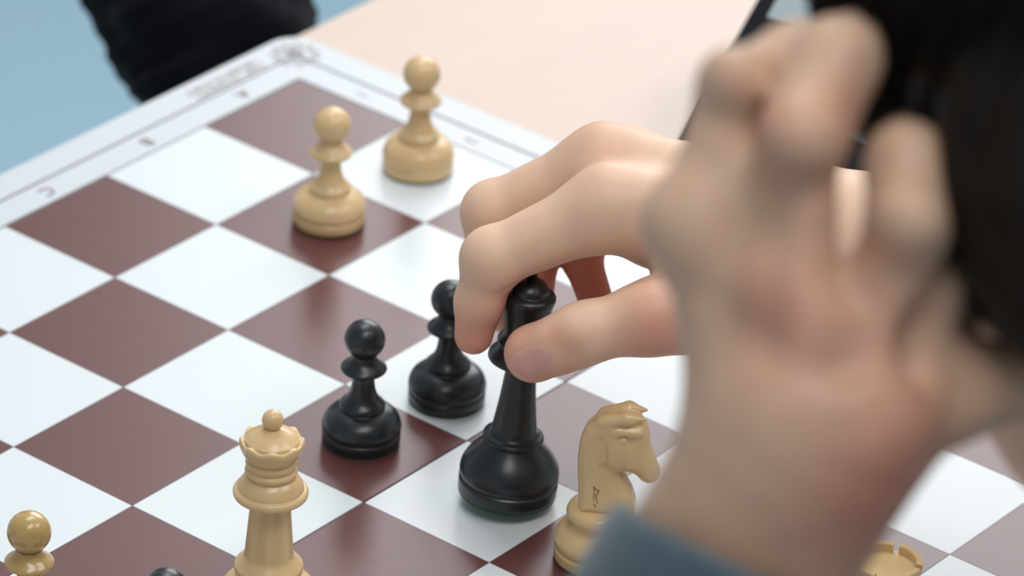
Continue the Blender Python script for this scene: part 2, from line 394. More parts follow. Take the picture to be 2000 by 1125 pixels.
king = make_piece('king', [('body', lathe(curve_profile(KB)), None), ('cross', (crV, [tuple(reversed(q)) for q in cr[0][1]]), None)],
                  (kb[0], kb[1], .004), M['ebony'], 'black king being lifted between thumb and forefinger', felt=16.6, rot=kq)

# knight: horse head profile (mm, x forward, z up), inflated
def polysdf(X, Z, P):
    P = np.array(P, float); n = len(P); d = np.full(np.broadcast(X, Z).shape, 1e9); s = np.ones_like(d)
    j = n - 1
    for i in range(n):
        ex, ez = P[j] - P[i]; wx, wz = X - P[i][0], Z - P[i][1]
        t = np.clip((wx * ex + wz * ez) / (ex * ex + ez * ez), 0, 1)
        d = np.minimum(d, (wx - ex * t) ** 2 + (wz - ez * t) ** 2)
        c1 = Z >= P[i][1]; c2 = Z < P[j][1]; c3 = ex * wz > ez * wx
        fl_ = (c1 & c2 & c3) | (~c1 & ~c2 & ~c3); s = np.where(fl_, -s, s); j = i
    return s * np.sqrt(d)
KN = [(-7.4, 19.6), (-7.4, 25), (-8.2, 32), (-8.6, 40), (-8.2, 46), (-6.6, 51.2), (-3.6, 54.8), (.5, 57.2), (5, 58.0), (10.5, 56.8), (13.4, 54.4), (14.4, 51), (15.0, 46.5), (17.2, 41), (18.8, 37.4), (19.0, 34.6),
      (17.8, 32.6), (15.2, 31.8), (12.8, 32.8), (10.6, 35.2), (7.2, 36.6), (5.6, 37.4), (7.2, 33.5), (9.8, 28.4), (11.2, 24), (11.4, 21.5), (10.6, 19.6)]
def knight(loc, ang):
    fd = Field((-.012, -.010, .014), (.022, .010, .064), .0005); X, Y, Z = fd.grid((slice(None),) * 3)
    d2 = polysdf(X[:, 0, :] * 1000, Z[0, :, :] * 1000, KN) / 1000
    xx, zz = X * 1000, Z * 1000
    neck = np.clip((zz - 17) / 14, 0, 1); hw = 7.6 - 2.2 * neck                       # half thickness narrows upward
    muz = np.clip((xx - 8) / 8, 0, 1) * np.clip((zz - 28) / 6, 0, 1); hw = (hw - 1.6 * muz) / 1000
    r = .0042; a = np.maximum(d2[:, None, :] + r, 0); b = np.maximum(np.abs(Y) - hw + r, 0)
    fd.D = (np.minimum(np.maximum(d2[:, None, :] + r, np.abs(Y) - hw + r), 0) + np.sqrt(a * a + b * b) - r).astype(np.float32)
    m = lambda *p: np.array(p, float) / 1000
    for s_ in (-1, 1):
        fd.cap(m(-1, s_ * 3.2, 54.6), m(7.0, s_ * 3.7, 56.9), .0020, .0023, .0014)      # ears laid forward
        fd.cap(m(7.0, s_ * 3.7, 56.9), m(12.6, s_ * 3.0, 57.2), .0023, .0006, .001)
        fd.cap(m(3.5, s_ * 5.4, 53.8), m(12.5, s_ * 5.0, 54.4), .0007, .0012, .0014, 'sub')   # fold below the ear
        fd.cap(m(3.6, s_ * 4.4, 52.0), m(10.8, s_ * 4.2, 52.2), .0014, .0012, .002)       # brow
        fd.ell(m(6.6, s_ * 5.3, 49.4), (.0021, .0008, .0017), k=.0012, mode='sub'); fd.ell(m(6.6, s_ * 4.9, 49.4), (.0013, .0010, .0011), k=.0002)                   # eye
        fd.ell(m(4.2, s_ * 4.4, 43.0), (.0052, .0016, .0058), k=.0025)                  # cheek
        fd.ell(m(17, s_ * 3.6, 36.4), (.0009, .0007, .0007), k=.0006, mode='sub')       # nostril
        fd.cap(m(15, s_ * 4.0, 34.2), m(18.6, s_ * 3.2, 33.8), .0003, .0003, .0007, 'sub')  # mouth
        fd.cap(m(-.5, s_ * 5.9, 49), m(1.2, s_ * 5.9, 38), .0004, .0006, .002, 'sub')   # jaw line
        fd.cap(m(1.2, s_ * 5.9, 38), m(6.5, s_ * 6.4, 30), .0006, .0005, .003, 'sub')
    V, Q = fd.mesh(); V = smooth_mesh(V, Q, 1)
    B = [(14.8, 1, 1), (14.9, 4.6, 1), (14.3, 5.2, 1), (15.0, 6.8), (14.8, 9.2), (13.0, 11.8), (10.2, 13.4), (9.5, 14.6, 1), (10.4, 16.0), (11.3, 17.4), (11.2, 19.0), (10.2, 20.4), (8, 21.1), (2, 21.3)]
    root = make_piece('knight', [('base', lathe(curve_profile(B)), None), ('horse_head', (V, Q.tolist()), None)], loc, M['box'],
                      'pale wooden knight facing right beside the grey sleeve', felt=14.4)
    root.rotation_euler = (0, 0, ang)
    bvh = BVHTree.FromPolygons([Vector(p) for p in V], Q.tolist())
    st = []                                                                        # worn stamp on the neck
    for (x0, z0, x1, z1) in ((-2.2, 30.5, -2.0, 26.2), (-2.2, 30.5, -.6, 29.4), (-.6, 29.4, -1.2, 27.4), (-1.6, 28.2, -.7, 25.6), (-1.7, 24.4, -1.2, 24.0)):
        for k in range(5):
            t = k / 4; x, z = (x0 + (x1 - x0) * t) / 1000, (z0 + (z1 - z0) * t) / 1000
            hit = bvh.ray_cast(Vector((x, SIDE * .03, z)), Vector((0, -SIDE, 0)))
            if hit[0]: c = hit[0]; st.append(box((c.x - .0002, c.y - .00012, c.z - .0004), (c.x + .0002, c.y + .00012, c.z + .0004)))
    mesh_obj('stamp', *merge(st), material('brown_ink', srgb(186, 150, 102), .5), root)
    return root
SIDE = -1
kn = onplane(1167, 1089, .0001); knight((kn[0], kn[1], .0001), math.atan2(R[0][1], R[0][0]) + math.radians(180) * 0 - math.radians(8))

# rook
RB = [(15, 1, 1), (15.1, 5, 1), (14.5, 5.6, 1), (15.1, 7), (14.6, 10), (11.8, 13.2), (9.2, 14.6, 1), (10.2, 15.6), (9.8, 17.2), (8.0, 19, 1), (6.6, 34, 1), (7.2, 35), (9.8, 36.2), (9.6, 37.6), (8.6, 38.8, 1), (9.2, 41), (10.6, 45.0), (10.9, 47, 1), (8.9, 47.2, 1), (8.6, 47.1, 1), (.5, 47.3)]
rk = onplane(1733, 1106, .0475)
rp = empty('rook', (rk[0], rk[1], .0001)); tag(rp, 'pale wooden rook with notched rim half hidden by the wrist at lower right', 'chess piece')
mesh_obj('body', *lathe(curve_profile(RB)), M['box'], rp); mesh_obj('felt_pad', *lathe([(.0145, 0), (.0145, .001)], 48), M['felt'], rp)
a_off = math.atan2(-R[1][1], -R[1][0]) - .45
for k in range(4):
    a0 = a_off + k * PI / 2 + .11; a1 = a_off + (k + 1) * PI / 2 - .11; n = 14; V = []; Fc = []
    for i in range(n + 1):
        a = a0 + (a1 - a0) * i / n
        for r, z in ((.0088, .0468), (.0109, .0468), (.0112, .0497), (.0109, .0501), (.0093, .0501), (.009, .0498)): V.append((r * math.cos(a), r * math.sin(a), z))
    for i in range(n):
        for j in range(6): l = (j + 1) % 6; Fc.append((i * 6 + j, i * 6 + l, i * 6 + 6 + l, i * 6 + 6 + j)[::-1])
    Fc += [(0, 1, 2, 3, 4, 5)[::-1], tuple(n * 6 + j for j in range(6))]
    mesh_obj('battlement', V, [q[::-1] for q in Fc], M['box'], rp, False)

# ------------------------------------------------------------------ chess clock
ck = empty('chess_clock', (-.1, .26, TZ)); tag(ck, 'black digital chess clock with sloping face behind the reaching hand', 'chess clock')
c0 = onplane(1288, 352, TZ); X0, Y0 = c0[0], c0[1]; HS = .062; DS = .0615
def wedge(x0, y0, x1s, z0, z1, y1, depth):
    P = [(x0, z0), (x0, z0 + .003), (x0 - DS, z1), (x0 - DS - depth, z1), (x0 - DS - depth - .02, z0)]; n = len(P)
    V = [(x, y0, z) for x, z in P] + [(x, y1, z) for x, z in P]
    return V, [tuple(range(n)), tuple(range(2 * n - 1, n - 1, -1))] + [(j, n + j, n + (j + 1) % n, (j + 1) % n) for j in range(n)]
child('body', wedge(X0, Y0, 0, TZ, TZ + HS, Y0 + .235, .035), M['plastic'], ck, False)
nrm = Vector((HS, 0, DS)).normalized()
def facept(y, t, off=0): return Vector((X0 - DS * t, y, TZ + .003 + (HS - .003) * t)) + nrm * off
def faceplate(y0, y1, t0, t1, th):
    V = [facept(y, t, o) for o in (0, th) for y, t in ((y0, t0), (y1, t0), (y1, t1), (y0, t1))]
    return [tuple(p) for p in V], [(3, 2, 1, 0), (4, 5, 6, 7), (0, 1, 5, 4), (1, 2, 6, 5), (2, 3, 7, 6), (3, 0, 4, 7)]
def face_hit(u, v):
    dd = R.T @ np.array([(u - 1000) / F, (v - 562.5) / F, 1]); p0 = np.array(facept(Y0, 0)); n_ = np.array(nrm)
    t = (p0 - CP) @ n_ / (dd @ n_); p = CP + t * dd; return p[1], (X0 - p[0]) / DS
ya, ta = face_hit(1500, 22); yb, tb_ = face_hit(1600, 12)
child('display', faceplate(ya, ya + .052, ta, 1.0, .0006), M['lcd'], ck, False)
yc, tc_ = face_hit(1655, 262)
for k in range(3): child('button', faceplate(yc + .022 * k, yc + .022 * k + .0135, tc_, tc_ + .2, .003), M['button'], ck, False)
child('lever', box((X0 - DS - .03, Y0 + .02, TZ + HS), (X0 - DS - .012, Y0 + .215, TZ + HS + .006), .002), M['plastic'], ck, False)

# ------------------------------------------------------------------ people
def J(u, v, d, rpx): return (at(u, v, d), rpx * d / F)
SK = np.array(srgb(238, 199, 172)[:3]); RED = np.array(srgb(214, 120, 104)[:3]); PALE = np.array(srgb(236, 200, 172)[:3])
def skin_cols(V, spots):
    c = np.tile(SK, (len(V), 1))
    for p, r, col, s in spots:
        w_ = np.exp(-((V - p) ** 2).sum(1) / (r * r))[:, None] * s; c = c * (1 - w_) + col * w_
    return c
def frame(Fv, up=(0, 0, 1)):
    Fv = np.array(Fv, float); Fv /= np.linalg.norm(Fv); L = np.cross(up, Fv); L /= np.linalg.norm(L); U = np.cross(Fv, L); return Fv, L, U
def head_mesh(H, Fv, h=.002, neck=None):
    Fa, La, Ua = frame(Fv); A = (Fa, La, Ua); p = lambda f_, l, u: H + Fa * f_ + La * l + Ua * u
    lo = H - .17; hi = H + .16
    fd = Field(lo, hi, h)
    fd.ell(p(-.008, 0, .03), (.092, .074, .085), A, .01); fd.ell(p(.028, 0, -.028), (.062, .058, .066), A, .03)
    fd.ell(p(.058, 0, -.080), (.024, .026, .020), A, .03)                          # chin
    for s_ in (-1, 1):
        fd.cap(p(.005, s_ * .050, -.046), p(.06, s_ * .02, -.080), .016, .014, .02)   # jaw
        fd.ell(p(.062, s_ * .038, -.022), (.022, .02, .018), A, .02)               # cheekbone
        fd.ell(p(.082, s_ * .031, .002), (.014, .017, .011), A, .012, 'sub')       # eye socket
        fd.cap(p(.082, s_ * .014, .019), p(.074, s_ * .046, .02), .007, .006, .012)  # brow
        fd.ell(p(.074, s_ * .031, .0), (.0115, .013, .0115), A, .003)              # eyelids
        fd.ell(p(-.008, s_ * .077, -.005), (.017, .006, .030), A, .004); fd.ell(p(-.004, s_ * .083, -.003), (.009, .005, .018), A, .003, 'sub')
        fd.ell(p(.093, s_ * .011, -.034), (.009, .008, .007), A, .005)             # nostril wing
    fd.cap(p(.086, 0, .008), p(.108, 0, -.030), .007, .010, .010)                  # nose
    fd.cap(p(.086, -.018, -.058), p(.086, .018, -.058), .006, .006, .006); fd.cap(p(.085, -.015, -.068), p(.085, .015, -.068), .007, .007, .006)
    fd.cap(p(.093, -.02, -.0625), p(.093, .02, -.0625), .0012, .0012, .003, 'sub')
    if neck is not None: fd.cap(p(-.045, 0, -.03) + (neck - H) * .3, neck, .044, .054, .02)
    V, Q = fd.mesh()
    spots = [(p(.09, 0, -.0625), .014, np.array(srgb(178, 100, 94)[:3]), .8)]
    return V, Q, skin_cols(V, spots), p, A
def head_extras(p, A, parent):
    for s_ in (-1, 1):
        V, Fc = lathe([(max(.0001, .0118 * math.sin(t)), -.0118 * math.cos(t)) for t in np.linspace(.1, PI - .1, 12)], 20)
        V = [tuple(p(.0752, s_ * .031, 0) + np.array(q)) for q in V]; child('eye', (V, Fc), M['eye'], parent)
def hair_mesh(p, A, H, h=.003, cut=-.03):
    fd = Field(H - .17, H + .17, h)
    fd.ell(p(-.014, 0, .036), (.100, .086, .094), A, .01); fd.ell(p(-.045, 0, -.02), (.062, .078, .07), A, .02)
    X, Y, Z = fd.grid((slice(None),) * 3); f_ = (X - H[0]) * A[0][0] + (Y - H[1]) * A[0][1] + (Z - H[2]) * A[0][2]
    l_ = (X - H[0]) * A[1][0] + (Y - H[1]) * A[1][1] + (Z - H[2]) * A[1][2]; u_ = (X - H[0]) * A[2][0] + (Y - H[1]) * A[2][1] + (Z - H[2]) * A[2][2]
    fd.D += (.0022 * np.sin(l_ * 260 + 3 * np.sin(u_ * 60)) * np.cos(f_ * 170 + u_ * 50)).astype(np.float32)
    d = (np.minimum(.074 - f_ * .45 - .0 + u_ * .9 , 10)).astype(np.float32)        # face opening
    fd.D = np.maximum(fd.D, -d * .7)
    V, Q = fd.mesh(); return V, Q
def strands(p, A, H, n, reach=.03, seed=3):
    g = np.random.default_rng(seed); V = []; Fc = []
    c0_ = p(-.014, 0, .036)
    while n > 0:
        q = g.normal(size=3); q /= np.linalg.norm(q)
        f_, l_, u_ = q
        if f_ * .1 > .045 + .0 and u_ < .25 or u_ < -.75: continue
        n -= 1; loc = np.array([f_ * .101, l_ * .087, u_ * .095]); root = c0_ + A[0] * loc[0] + A[1] * loc[1] + A[2] * loc[2]
        nr = (root - c0_) / np.linalg.norm(root - c0_)
        dn = A[0] * (.5 * f_ + .35) + A[1] * l_ * .5 - A[2] * .9 + g.normal(size=3) * .12; dn -= nr * (dn @ nr); dn /= np.linalg.norm(dn)
        L = g.uniform(.5, 1.1) * reach; wv = np.cross(nr, dn) * .0008; b0 = len(V)
        for k in range(5):
            t = k / 4; c = root + dn * L * t + nr * (.004 * math.sin(t * 2.4) - .006 * t * t * L / .03 * .6 + .0022); ww = wv * (1 - .8 * t)
            V += [c - ww, c + nr * .0004, c + ww]
        for k in range(4):
            for j in range(3): a_ = b0 + k * 3; l = (j + 1) % 3; Fc.append((a_ + j, a_ + l, a_ + 3 + l, a_ + 3 + j))
    return V, Fc
def cloth_field(fd, amp, fr):
    X, Y, Z = fd.grid((slice(None),) * 3)
    fd.D += (amp * np.sin(X * fr + 2.1 * np.sin(Z * fr * .7)) * np.sin(Z * fr * 1.3 + 1.7 * np.sin(Y * fr)) + amp * .6 * np.sin((X + Y - Z) * fr * 1.7)).astype(np.float32)

# --- the player: left hand propping the head, right hand on the king
pl = empty('person', tuple(at(2500, 1500, 1.35))); pl.location = (.56, .82, -.3)
tag(pl, 'dark-haired person in a grey-blue sweater, head propped on one hand, moving the black king', 'person')
BV = []; BQ = []; BC = []
def addbody(V, Q, c):
    off = sum(len(x) for x in BV); BV.append(V); BQ.append(Q + off); BC.append(c)

# right hand
D0 = 1.652
lo = np.array([.03, .15, -.005])
pts = {}
iM, iP, iD, iT = J(1190, 405, 1.640, 74), J(962, 505, 1.643, 57), J(936, 590, 1.650, 47), J(925, 655, 1.656, 38)
mM, mP, mD, mT = J(1180, 325, 1.662, 74), J(965, 415, 1.672, 58), J(955, 520, 1.680, 47), J(985, 610, 1.683, 40)
rM, rP, rD, rT = J(1215, 325, 1.682, 70), J(1080, 400, 1.694, 52), J(1045, 500, 1.694, 46), J(1043, 560, 1.692, 41)
lM, lP, lD, lT = J(1260, 345, 1.698, 62), J(1165, 430, 1.700, 46), J(1136, 505, 1.690, 38), J(1165, 590, 1.683, 34)
wR = J(1500, 470, 1.655, 150)
tC, tM_, tI, tT = J(1420, 590, 1.635, 95), J(1280, 618, 1.632, 68), J(1135, 652, 1.632, 57), J(1042, 690, 1.640, 50)
allp = [iM, iP, iD, iT, mM, mP, mD, mT, rM, rP, rD, rT, lM, lP, lD, lT, tC, tM_, tI, tT, wR]
elb = (at(2500, 640, 1.56), .040)
fend = (wR[0] + (elb[0] - wR[0]) * .42, .030)
PP = np.array([a for a, _ in allp] + [fend[0]]); fd = Field(PP.min(0) - .034, PP.max(0) + .034, .00085)
kf = .0035
for ch_ in ([iM, iP, iD, iT], [mM, mP, mD, mT], [rM, rP, rD, rT], [lM, lP, lD, lT]):
    g2 = Field.__new__(Field); g2.__dict__.update(fd.__dict__); g2.D = np.full_like(fd.D, 1.)
    g2.chain(ch_, .003)
    # knuckle fullness and pads
    g2.ell(ch_[1][0], (ch_[1][1] * 1.04,) * 3, k=.004)
    fd.D = np.where(g2.D < .02, (lambda A, d, k: np.minimum(A, d) - np.maximum(k - np.abs(A - d), 0) ** 2 / k * .25)(fd.D, g2.D, .0022), fd.D).astype(np.float32)
g2 = Field.__new__(Field); g2.__dict__.update(fd.__dict__); g2.D = np.full_like(fd.D, 1.)
g2.chain([tM_, tI, tT], .004); g2.cap(J(1160, 645, 1.632, 50)[0], J(1085, 678, 1.634, 50)[0], 52 * 1.63 / F, 55 * 1.63 / F, .004)
g2.ell(tT[0] , (.0095,) * 3, k=.003)
fd.D = (lambda A, d, k: np.minimum(A, d) - np.maximum(k - np.abs(A - d), 0) ** 2 / k * .25)(fd.D, g2.D, .002).astype(np.float32)
# metacarpals and palm
for a, b, ra, rb in ((iM, J(1440, 430, 1.640, 95), None, None), (mM, J(1450, 400, 1.655, 95), None, None), (rM, J(1460, 400, 1.672, 90), None, None), (lM, J(1460, 430, 1.684, 90), None, None)):
    fd.cap(a[0], b[0], a[1], b[1], .010)
fd.cap(J(1285, 455, 1.652, 70)[0], J(1450, 480, 1.655, 100)[0], 70 * 1.65 / F, 110 * 1.65 / F, .012)
fd.cap(tM_[0], tC[0], tM_[1], tC[1], .008)
fd.cap(tC[0], wR[0], tC[1], 120 * 1.655 / F, .012)
fd.cap(J(1330, 520, 1.642, 60)[0], J(1400, 560, 1.638, 80)[0], 55 * 1.64 / F, 80 * 1.64 / F, .004)
fd.cap(at(1236, 548, 1.630), at(1300, 528, 1.628), .0006, .0003, .004, 'sub')
for (u0, v0, u1, v1, d_) in ((975, 572, 1004, 548, 1.640),):
    fd.cap(at(u0, v0, d_), at(u1, v1, d_), .0003, .0003, .0012, 'sub')
fd.cap(J(1470, 420, 1.655, 1)[0], wR[0], 140 * 1.655 / F, 150 * 1.655 / F, .012)
fd.cap(wR[0], fend[0], .0265, .030, .012)
# tendon ridges, creases
for a, b in ((iM, J(1440, 400, 1.625, 60)), (mM, J(1450, 340, 1.648, 60))): fd.cap(a[0] + np.array([0, 0, .004]), b[0], .006, .005, .008)
V, Q = fd.mesh(); V = smooth_mesh(V, Q, 2)
sp = [(iT[0], .011, RED, .75), (iD[0] + R[0] * .008, .009, RED, .6), (tT[0], .015, RED, .6), (at(1290, 650, 1.625), .012, RED, .4), (at(1057, 661, 1.622), .0018, np.array(srgb(190, 50, 60)[:3]), .9), (at(1080, 655, 1.622), .004, RED, .5),
      (rT[0], .016, RED, .75), (rD[0], .012, RED, .5), (lT[0], .014, RED, .85), (lD[0], .012, RED, .8), (at(1280, 620, 1.625), .012, RED, .35), (mM[0] - R[1] * .008, .012, RED, .4), (iM[0] - R[1] * .010, .010, RED, .22),
      (iM[0] - R[1] * .012 + R[0] * .02, .014, PALE, .5), (at(1245, 545, 1.64), .004, np.array(srgb(140, 60, 60)[:3]), .7), (iP[0] - R[0] * .01, .008, PALE, .4), (at(1120, 680, 1.62), .004, np.array(srgb(190, 130, 100)[:3]), .5)]
addbody(V, Q, skin_cols(V, sp))
bvR = BVHTree.FromPolygons([Vector(q) for q in V], Q.tolist())

# left hand
dL = 1.13
PPs = [at(1130, 1500, dL), at(1200, -20, dL), at(2120, -20, dL), at(2120, 900, dL), at(1900, 1400, dL)]
PPs = np.array(PPs); fd = Field(PPs.min(0) - .055, PPs.max(0) + .055, .0013)
W = [J(1550, 900, 1.13, 1)]
lelb = (np.array([W[0][0][0] + .627 * .098, W[0][0][1] - .777 * .098, .047]), .045)
fa = lambda t, side: W[0][0] + (lelb[0] - W[0][0]) * t + R[0] * side
for s0, s1, r0, r1 in ((-.0115, -.012, .0150, .017), (.0115, .012, .0150, .017), (0, 0, .019, .023)): fd.cap(fa(-.05, s0), fa(.45, s1), r0, r1, .012)
def Jc(u, v, d, r): return J(u, v, d, r)
def cc(a, b, k): a = J(*a); b = J(*b); fd.cap(a[0], b[0], a[1], b[1], k)
cc((1440, 800, 1.135, 85), (1372, 440, 1.13, 84), .010); cc((1372, 440, 1.13, 84), (1432, 170, 1.13, 66), .010)
cc((1480, 820, 1.128, 90), (1452, 360, 1.128, 66), .007)
cc((1540, 820, 1.12, 90), (1562, 290, 1.116, 76), .006)
cc((1620, 820, 1.125, 90), (1760, 480, 1.120, 80), .006)
cc((1690, 840, 1.135, 90), (1812, 560, 1.135, 80), .008)
cc((1560, 860, 1.13, 150), (1520, 620, 1.14, 110), .014); cc((1640, 860, 1.14, 130), (1650, 620, 1.145, 100), .014)
# fingers
cc((1432, 170, 1.13, 64), (1555, 116, 1.14, 72), .004); cc((1555, 116, 1.14, 72), (1740, 120, 1.19, 66), .004)
cc((1574, 256, 1.114, 92), (1634, 120, 1.122, 86), .003); cc((1634, 120, 1.122, 86), (1735, 50, 1.19, 60), .003)
cc((1772, 450, 1.116, 86), (1770, 320, 1.122, 80), .003); cc((1770, 320, 1.122, 80), (1805, 235, 1.18, 62), .003)
cc((1835, 620, 1.150, 74), (1890, 520, 1.20, 66), .005)
# thumb under the jaw
cc((1700, 830, 1.135, 105), (1860, 770, 1.14, 88), .010); cc((1860, 770, 1.14, 88), (2060, 725, 1.15, 78), .006)
# knuckle bumps
for (u0, v0, u1, v1, d_, r_) in ((1400, 330, 1452, 560, 1.112, 26), (1500, 330, 1500, 640, 1.108, 20), (1650, 470, 1640, 700, 1.106, 26), (1795, 640, 1760, 760, 1.12, 26)):
    a_, b_ = J(u0, v0, d_, r_), J(u1, v1, d_, r_); fd.cap(a_[0], b_[0], a_[1], b_[1], .009, 'sub')
for (u, v_, d, r) in ((1350, 440, 1.128, 60), (1500, 560, 1.116, 40), (1600, 640, 1.112, 40)): fd.ell(J(u, v_, d, r)[0], (r * d / F,) * 3, k=.012)
for (u, v_, d, r) in ((1432, 150, 1.122, 52), (1562, 268, 1.104, 72), (1775, 425, 1.106, 62)): fd.ell(J(u, v_, d, r)[0], (r * d / F,) * 3, k=.008)
X, Y, Z = fd.grid((slice(None),) * 3)
V, Q = fd.mesh(); V = smooth_mesh(V, Q, 2)
def P_(u, v_): return at(u, v_, 1.105)
sp = [(P_(1400, 150), .008, PALE, .5), (P_(1590, 240), .010, RED, .15), (P_(1570, 280), .008, PALE, .5), (P_(1770, 430), .010, PALE, .6), (P_(1430, 200), .009, RED, .4),
      (at(1750, 1000, 1.12), .022, RED, .55), (P_(1540, 330), .012, RED, .25), (P_(1500, 650), .016, RED, .18), (P_(1870, 700), .02, RED, .25)]
for (u, v_, r, s_, cl) in ((1435, 330, .006, .45, PALE), (1345, 420, .008, .5, PALE), (1480, 480, .007, .4, PALE), (1560, 470, .007, .3, PALE), (1690, 560, .008, .3, PALE), (1385, 205, .007, .4, RED), (1470, 575, .009, .35, RED),
        (1650, 450, .008, .22, RED), (1560, 600, .008, .2, RED), (1715, 650, .010, .3, RED), (1480, 230, .006, .35, RED), (1690, 190, .006, .5, RED), (1640, 1080, .012, .3, RED), (1800, 900, .014, .4, RED)): sp.append((P_(u, v_), r * 1.4, cl, s_))
c = skin_cols(V, sp) * np.array([.80, .79, .77])  # left hand's shade put into its skin colour, darker than the right hand
c *= (1 + .05 * np.sin(V[:, :1] * 310 + 2 * np.sin(V[:, 2:] * 190)) * np.sin(V[:, 2:] * 270 + V[:, 1:2] * 150)); addbody(V, Q, c)

# head
H = at(2345, 150, 1.185); HF = R[2] * .95 + R[0] * -.12 + np.array([0, 0, -.10])
Fa_, La_, Ua_ = frame(HF)
nk = H + R[0] * .12 + np.array([.03, .03, -.13])
V, Q, c, p, A = head_mesh(H, HF, .002, nk)
addbody(V, Q, c)
V = np.concatenate(BV); Q = np.concatenate(BQ); Cc = np.concatenate(BC)
body = mesh_obj('body', V, Q.tolist(), M['skin'], pl, True, Cc); body.data.transform(Matrix.Translation(-pl.location))
head_extras(p, A, pl)
V, Q = hair_mesh(p, A, H); sv, sf = strands(p, A, H, 8000, .042)
hv = np.concatenate([V, np.array(sv)]); hf = Q.tolist() + [tuple(i + len(V) for i in q) for q in sf]
child('hair', (hv, hf), M['hair'], pl)

# sweater: torso and both sleeves with cuffs
shL = H + np.array([.19, .07, -.19]); shR = H + np.array([-.08, .23, -.17]); ch = (shL + shR) / 2 + np.array([.06, .07, -.16]); wst = ch + np.array([.02, .04, -.22])
fd = Field(np.array([-.02, .28, -.36]), np.array([.86, 1.02, .36]), .004)
fd.cap(shL, shR, .055, .055, .05); fd.cap(ch - R[0] * .05, ch + R[0] * .05, .115, .115, .06); fd.cap(ch, wst, .12, .125, .06)
fd.cap((shL + shR) / 2, ch, .09, .12, .05); fd.cap(nk, (shL + shR) / 2, .066, .08, .03)
fd.cap(shL, lelb[0] + np.array([0, 0, .006]), .056, .052, .02); fd.cap(lelb[0] + np.array([0, 0, .006]), fa(.50, 0), .049, .042, .02)
fd.cap(shR, elb[0], .055, .046, .02); fd.cap(elb[0], fend[0] + (elb[0] - fend[0]) * .35, .046, .038, .02)
cloth_field(fd, .0016, 75)
V, Q = fd.mesh(); V = smooth_mesh(V, Q, 1); child('sweater', (V, Q.tolist()), M['knit'], pl)
hipc = wst + np.array([.02, .03, -.05]); fd = Field(hipc + np.array([-.30, -.56, -.46]), hipc + np.array([.30, .20, .14]), .008)
fd.cap(hipc + np.array([-.05, 0, .02]), hipc + np.array([.05, 0, .02]), .125, .125, .03); zf = -.735 - hipc[2]
for s_ in (-.10, .10):
    k_ = np.array([s_ * 1.2, -.36, -.02]); fd.cap(hipc + np.array([s_ * .7, -.02, -.02]), hipc + k_, .085, .062, .03); fd.cap(hipc + k_, hipc + np.array([s_ * 1.2, -.34, zf + .06]), .060, .046, .02)
    fd.cap(hipc + np.array([s_ * 1.2, -.34, zf + .035]), hipc + np.array([s_ * 1.2, -.47, zf + .028]), .034, .026, .01)
V, Q = fd.mesh(); child('trousers', (V, Q.tolist()), M['black'], pl)
def tube_sleeve(a, b, ra, rb, th, bulge, name, flat=1.0, wide=None, slant=0, slant2=0):
    a = np.array(a); b = np.array(b); ax = (b - a) / np.linalg.norm(b - a); s1 = wide if wide is not None else np.cross(ax, [0, 0, 1.])
    s1 = s1 - ax * (s1 @ ax); s1 /= np.linalg.norm(s1); s2 = np.cross(ax, s1); n = 72; V = []; Fc = []
    rows = [(-.002, ra - th), (-.004, ra - th * .5), (-.003, ra), (.0, ra + .0006), (.02, ra + .001), (.022, ra + .0002), (.024, ra + .001)] + [(t, ra + (rb - ra) * t / np.linalg.norm(b - a) + .001) for t in np.linspace(.03, np.linalg.norm(b - a), 30)]
    rows = [(.03, ra - th)] + rows
    for i, (t, r) in enumerate(rows):
        for j in range(n):
            q = 2 * PI * j / n; rr = r + (bulge * math.sin(t * 160 + 1.5 * math.sin(q * 2)) * min(1, max(0, (t - .025) / .02)) if i > 7 else 0)
            V.append(a + ax * (t + (slant * math.cos(q) + slant2 * math.sin(q)) * max(0, 1 - t / .12)) + s1 * rr * math.cos(q) + s2 * rr * flat * math.sin(q))
    for i in range(len(rows) - 1):
        for j in range(n): k = (j + 1) % n; Fc.append((i * n + j, i * n + k, (i + 1) * n + k, (i + 1) * n + j))
    return child(name, (V, Fc), M['knit'], pl)
# left cuff edge crosses the wrist from (1240, 960) to (1430, 1125)
tube_sleeve(fa(.116, -.002), fa(.62, 0), .0303, .035, .0025, .0012, 'sleeve', .94, R[0], .003, -.013)
tube_sleeve(fend[0] - (fend[0] - wR[0]) * .12, fend[0] + (elb[0] - fend[0]) * .5, .0345, .040, .003, .0012, 'sleeve')

# thumbnail of the right hand and nails on its fingers
def nail_on(u, v_, ang, lx, ly, bv, name='fingernail', bulge=.0003):
    ca, sa = math.cos(ang), math.sin(ang); n = 12; V = []; Fc = []
    for i in range(n + 1):
        for j in range(n + 1):
            a, b = 2 * i / n - 1, 2 * j / n - 1
            a2, b2 = a * math.sqrt(1 - b * b * .42), b * math.sqrt(1 - a * a * .42)
            uu = u + (a2 * lx * ca - b2 * ly * sa); vv = v_ + (a2 * lx * sa + b2 * ly * ca)
            o = Vector(CP); dr = Vector(R.T @ np.array([(uu - 1000) / F, (vv - 562.5) / F, 1])).normalized(); hit = bv.ray_cast(o, dr)
            if hit[0] is None: V.append(None)
            else: V.append(hit[0] + hit[1] * (.0001 + bulge * max(0, 1 - max(abs(a), abs(b)) ** 4)))
    if any(q is None for q in V):
        good = [q for q in V if q is not None]
        V = [q if q is not None else min(good, key=lambda g_: 0) for q in V]
    for i in range(n):
        for j in range(n):
            q = [i * (n + 1) + j, (i + 1) * (n + 1) + j, (i + 1) * (n + 1) + j + 1, i * (n + 1) + j + 1]; Fc.append(q)
    return child(name, ([tuple(q) for q in V], Fc), M['nail'], pl)
nail_on(1036, 704, math.radians(-22), 42, 27, bvR)

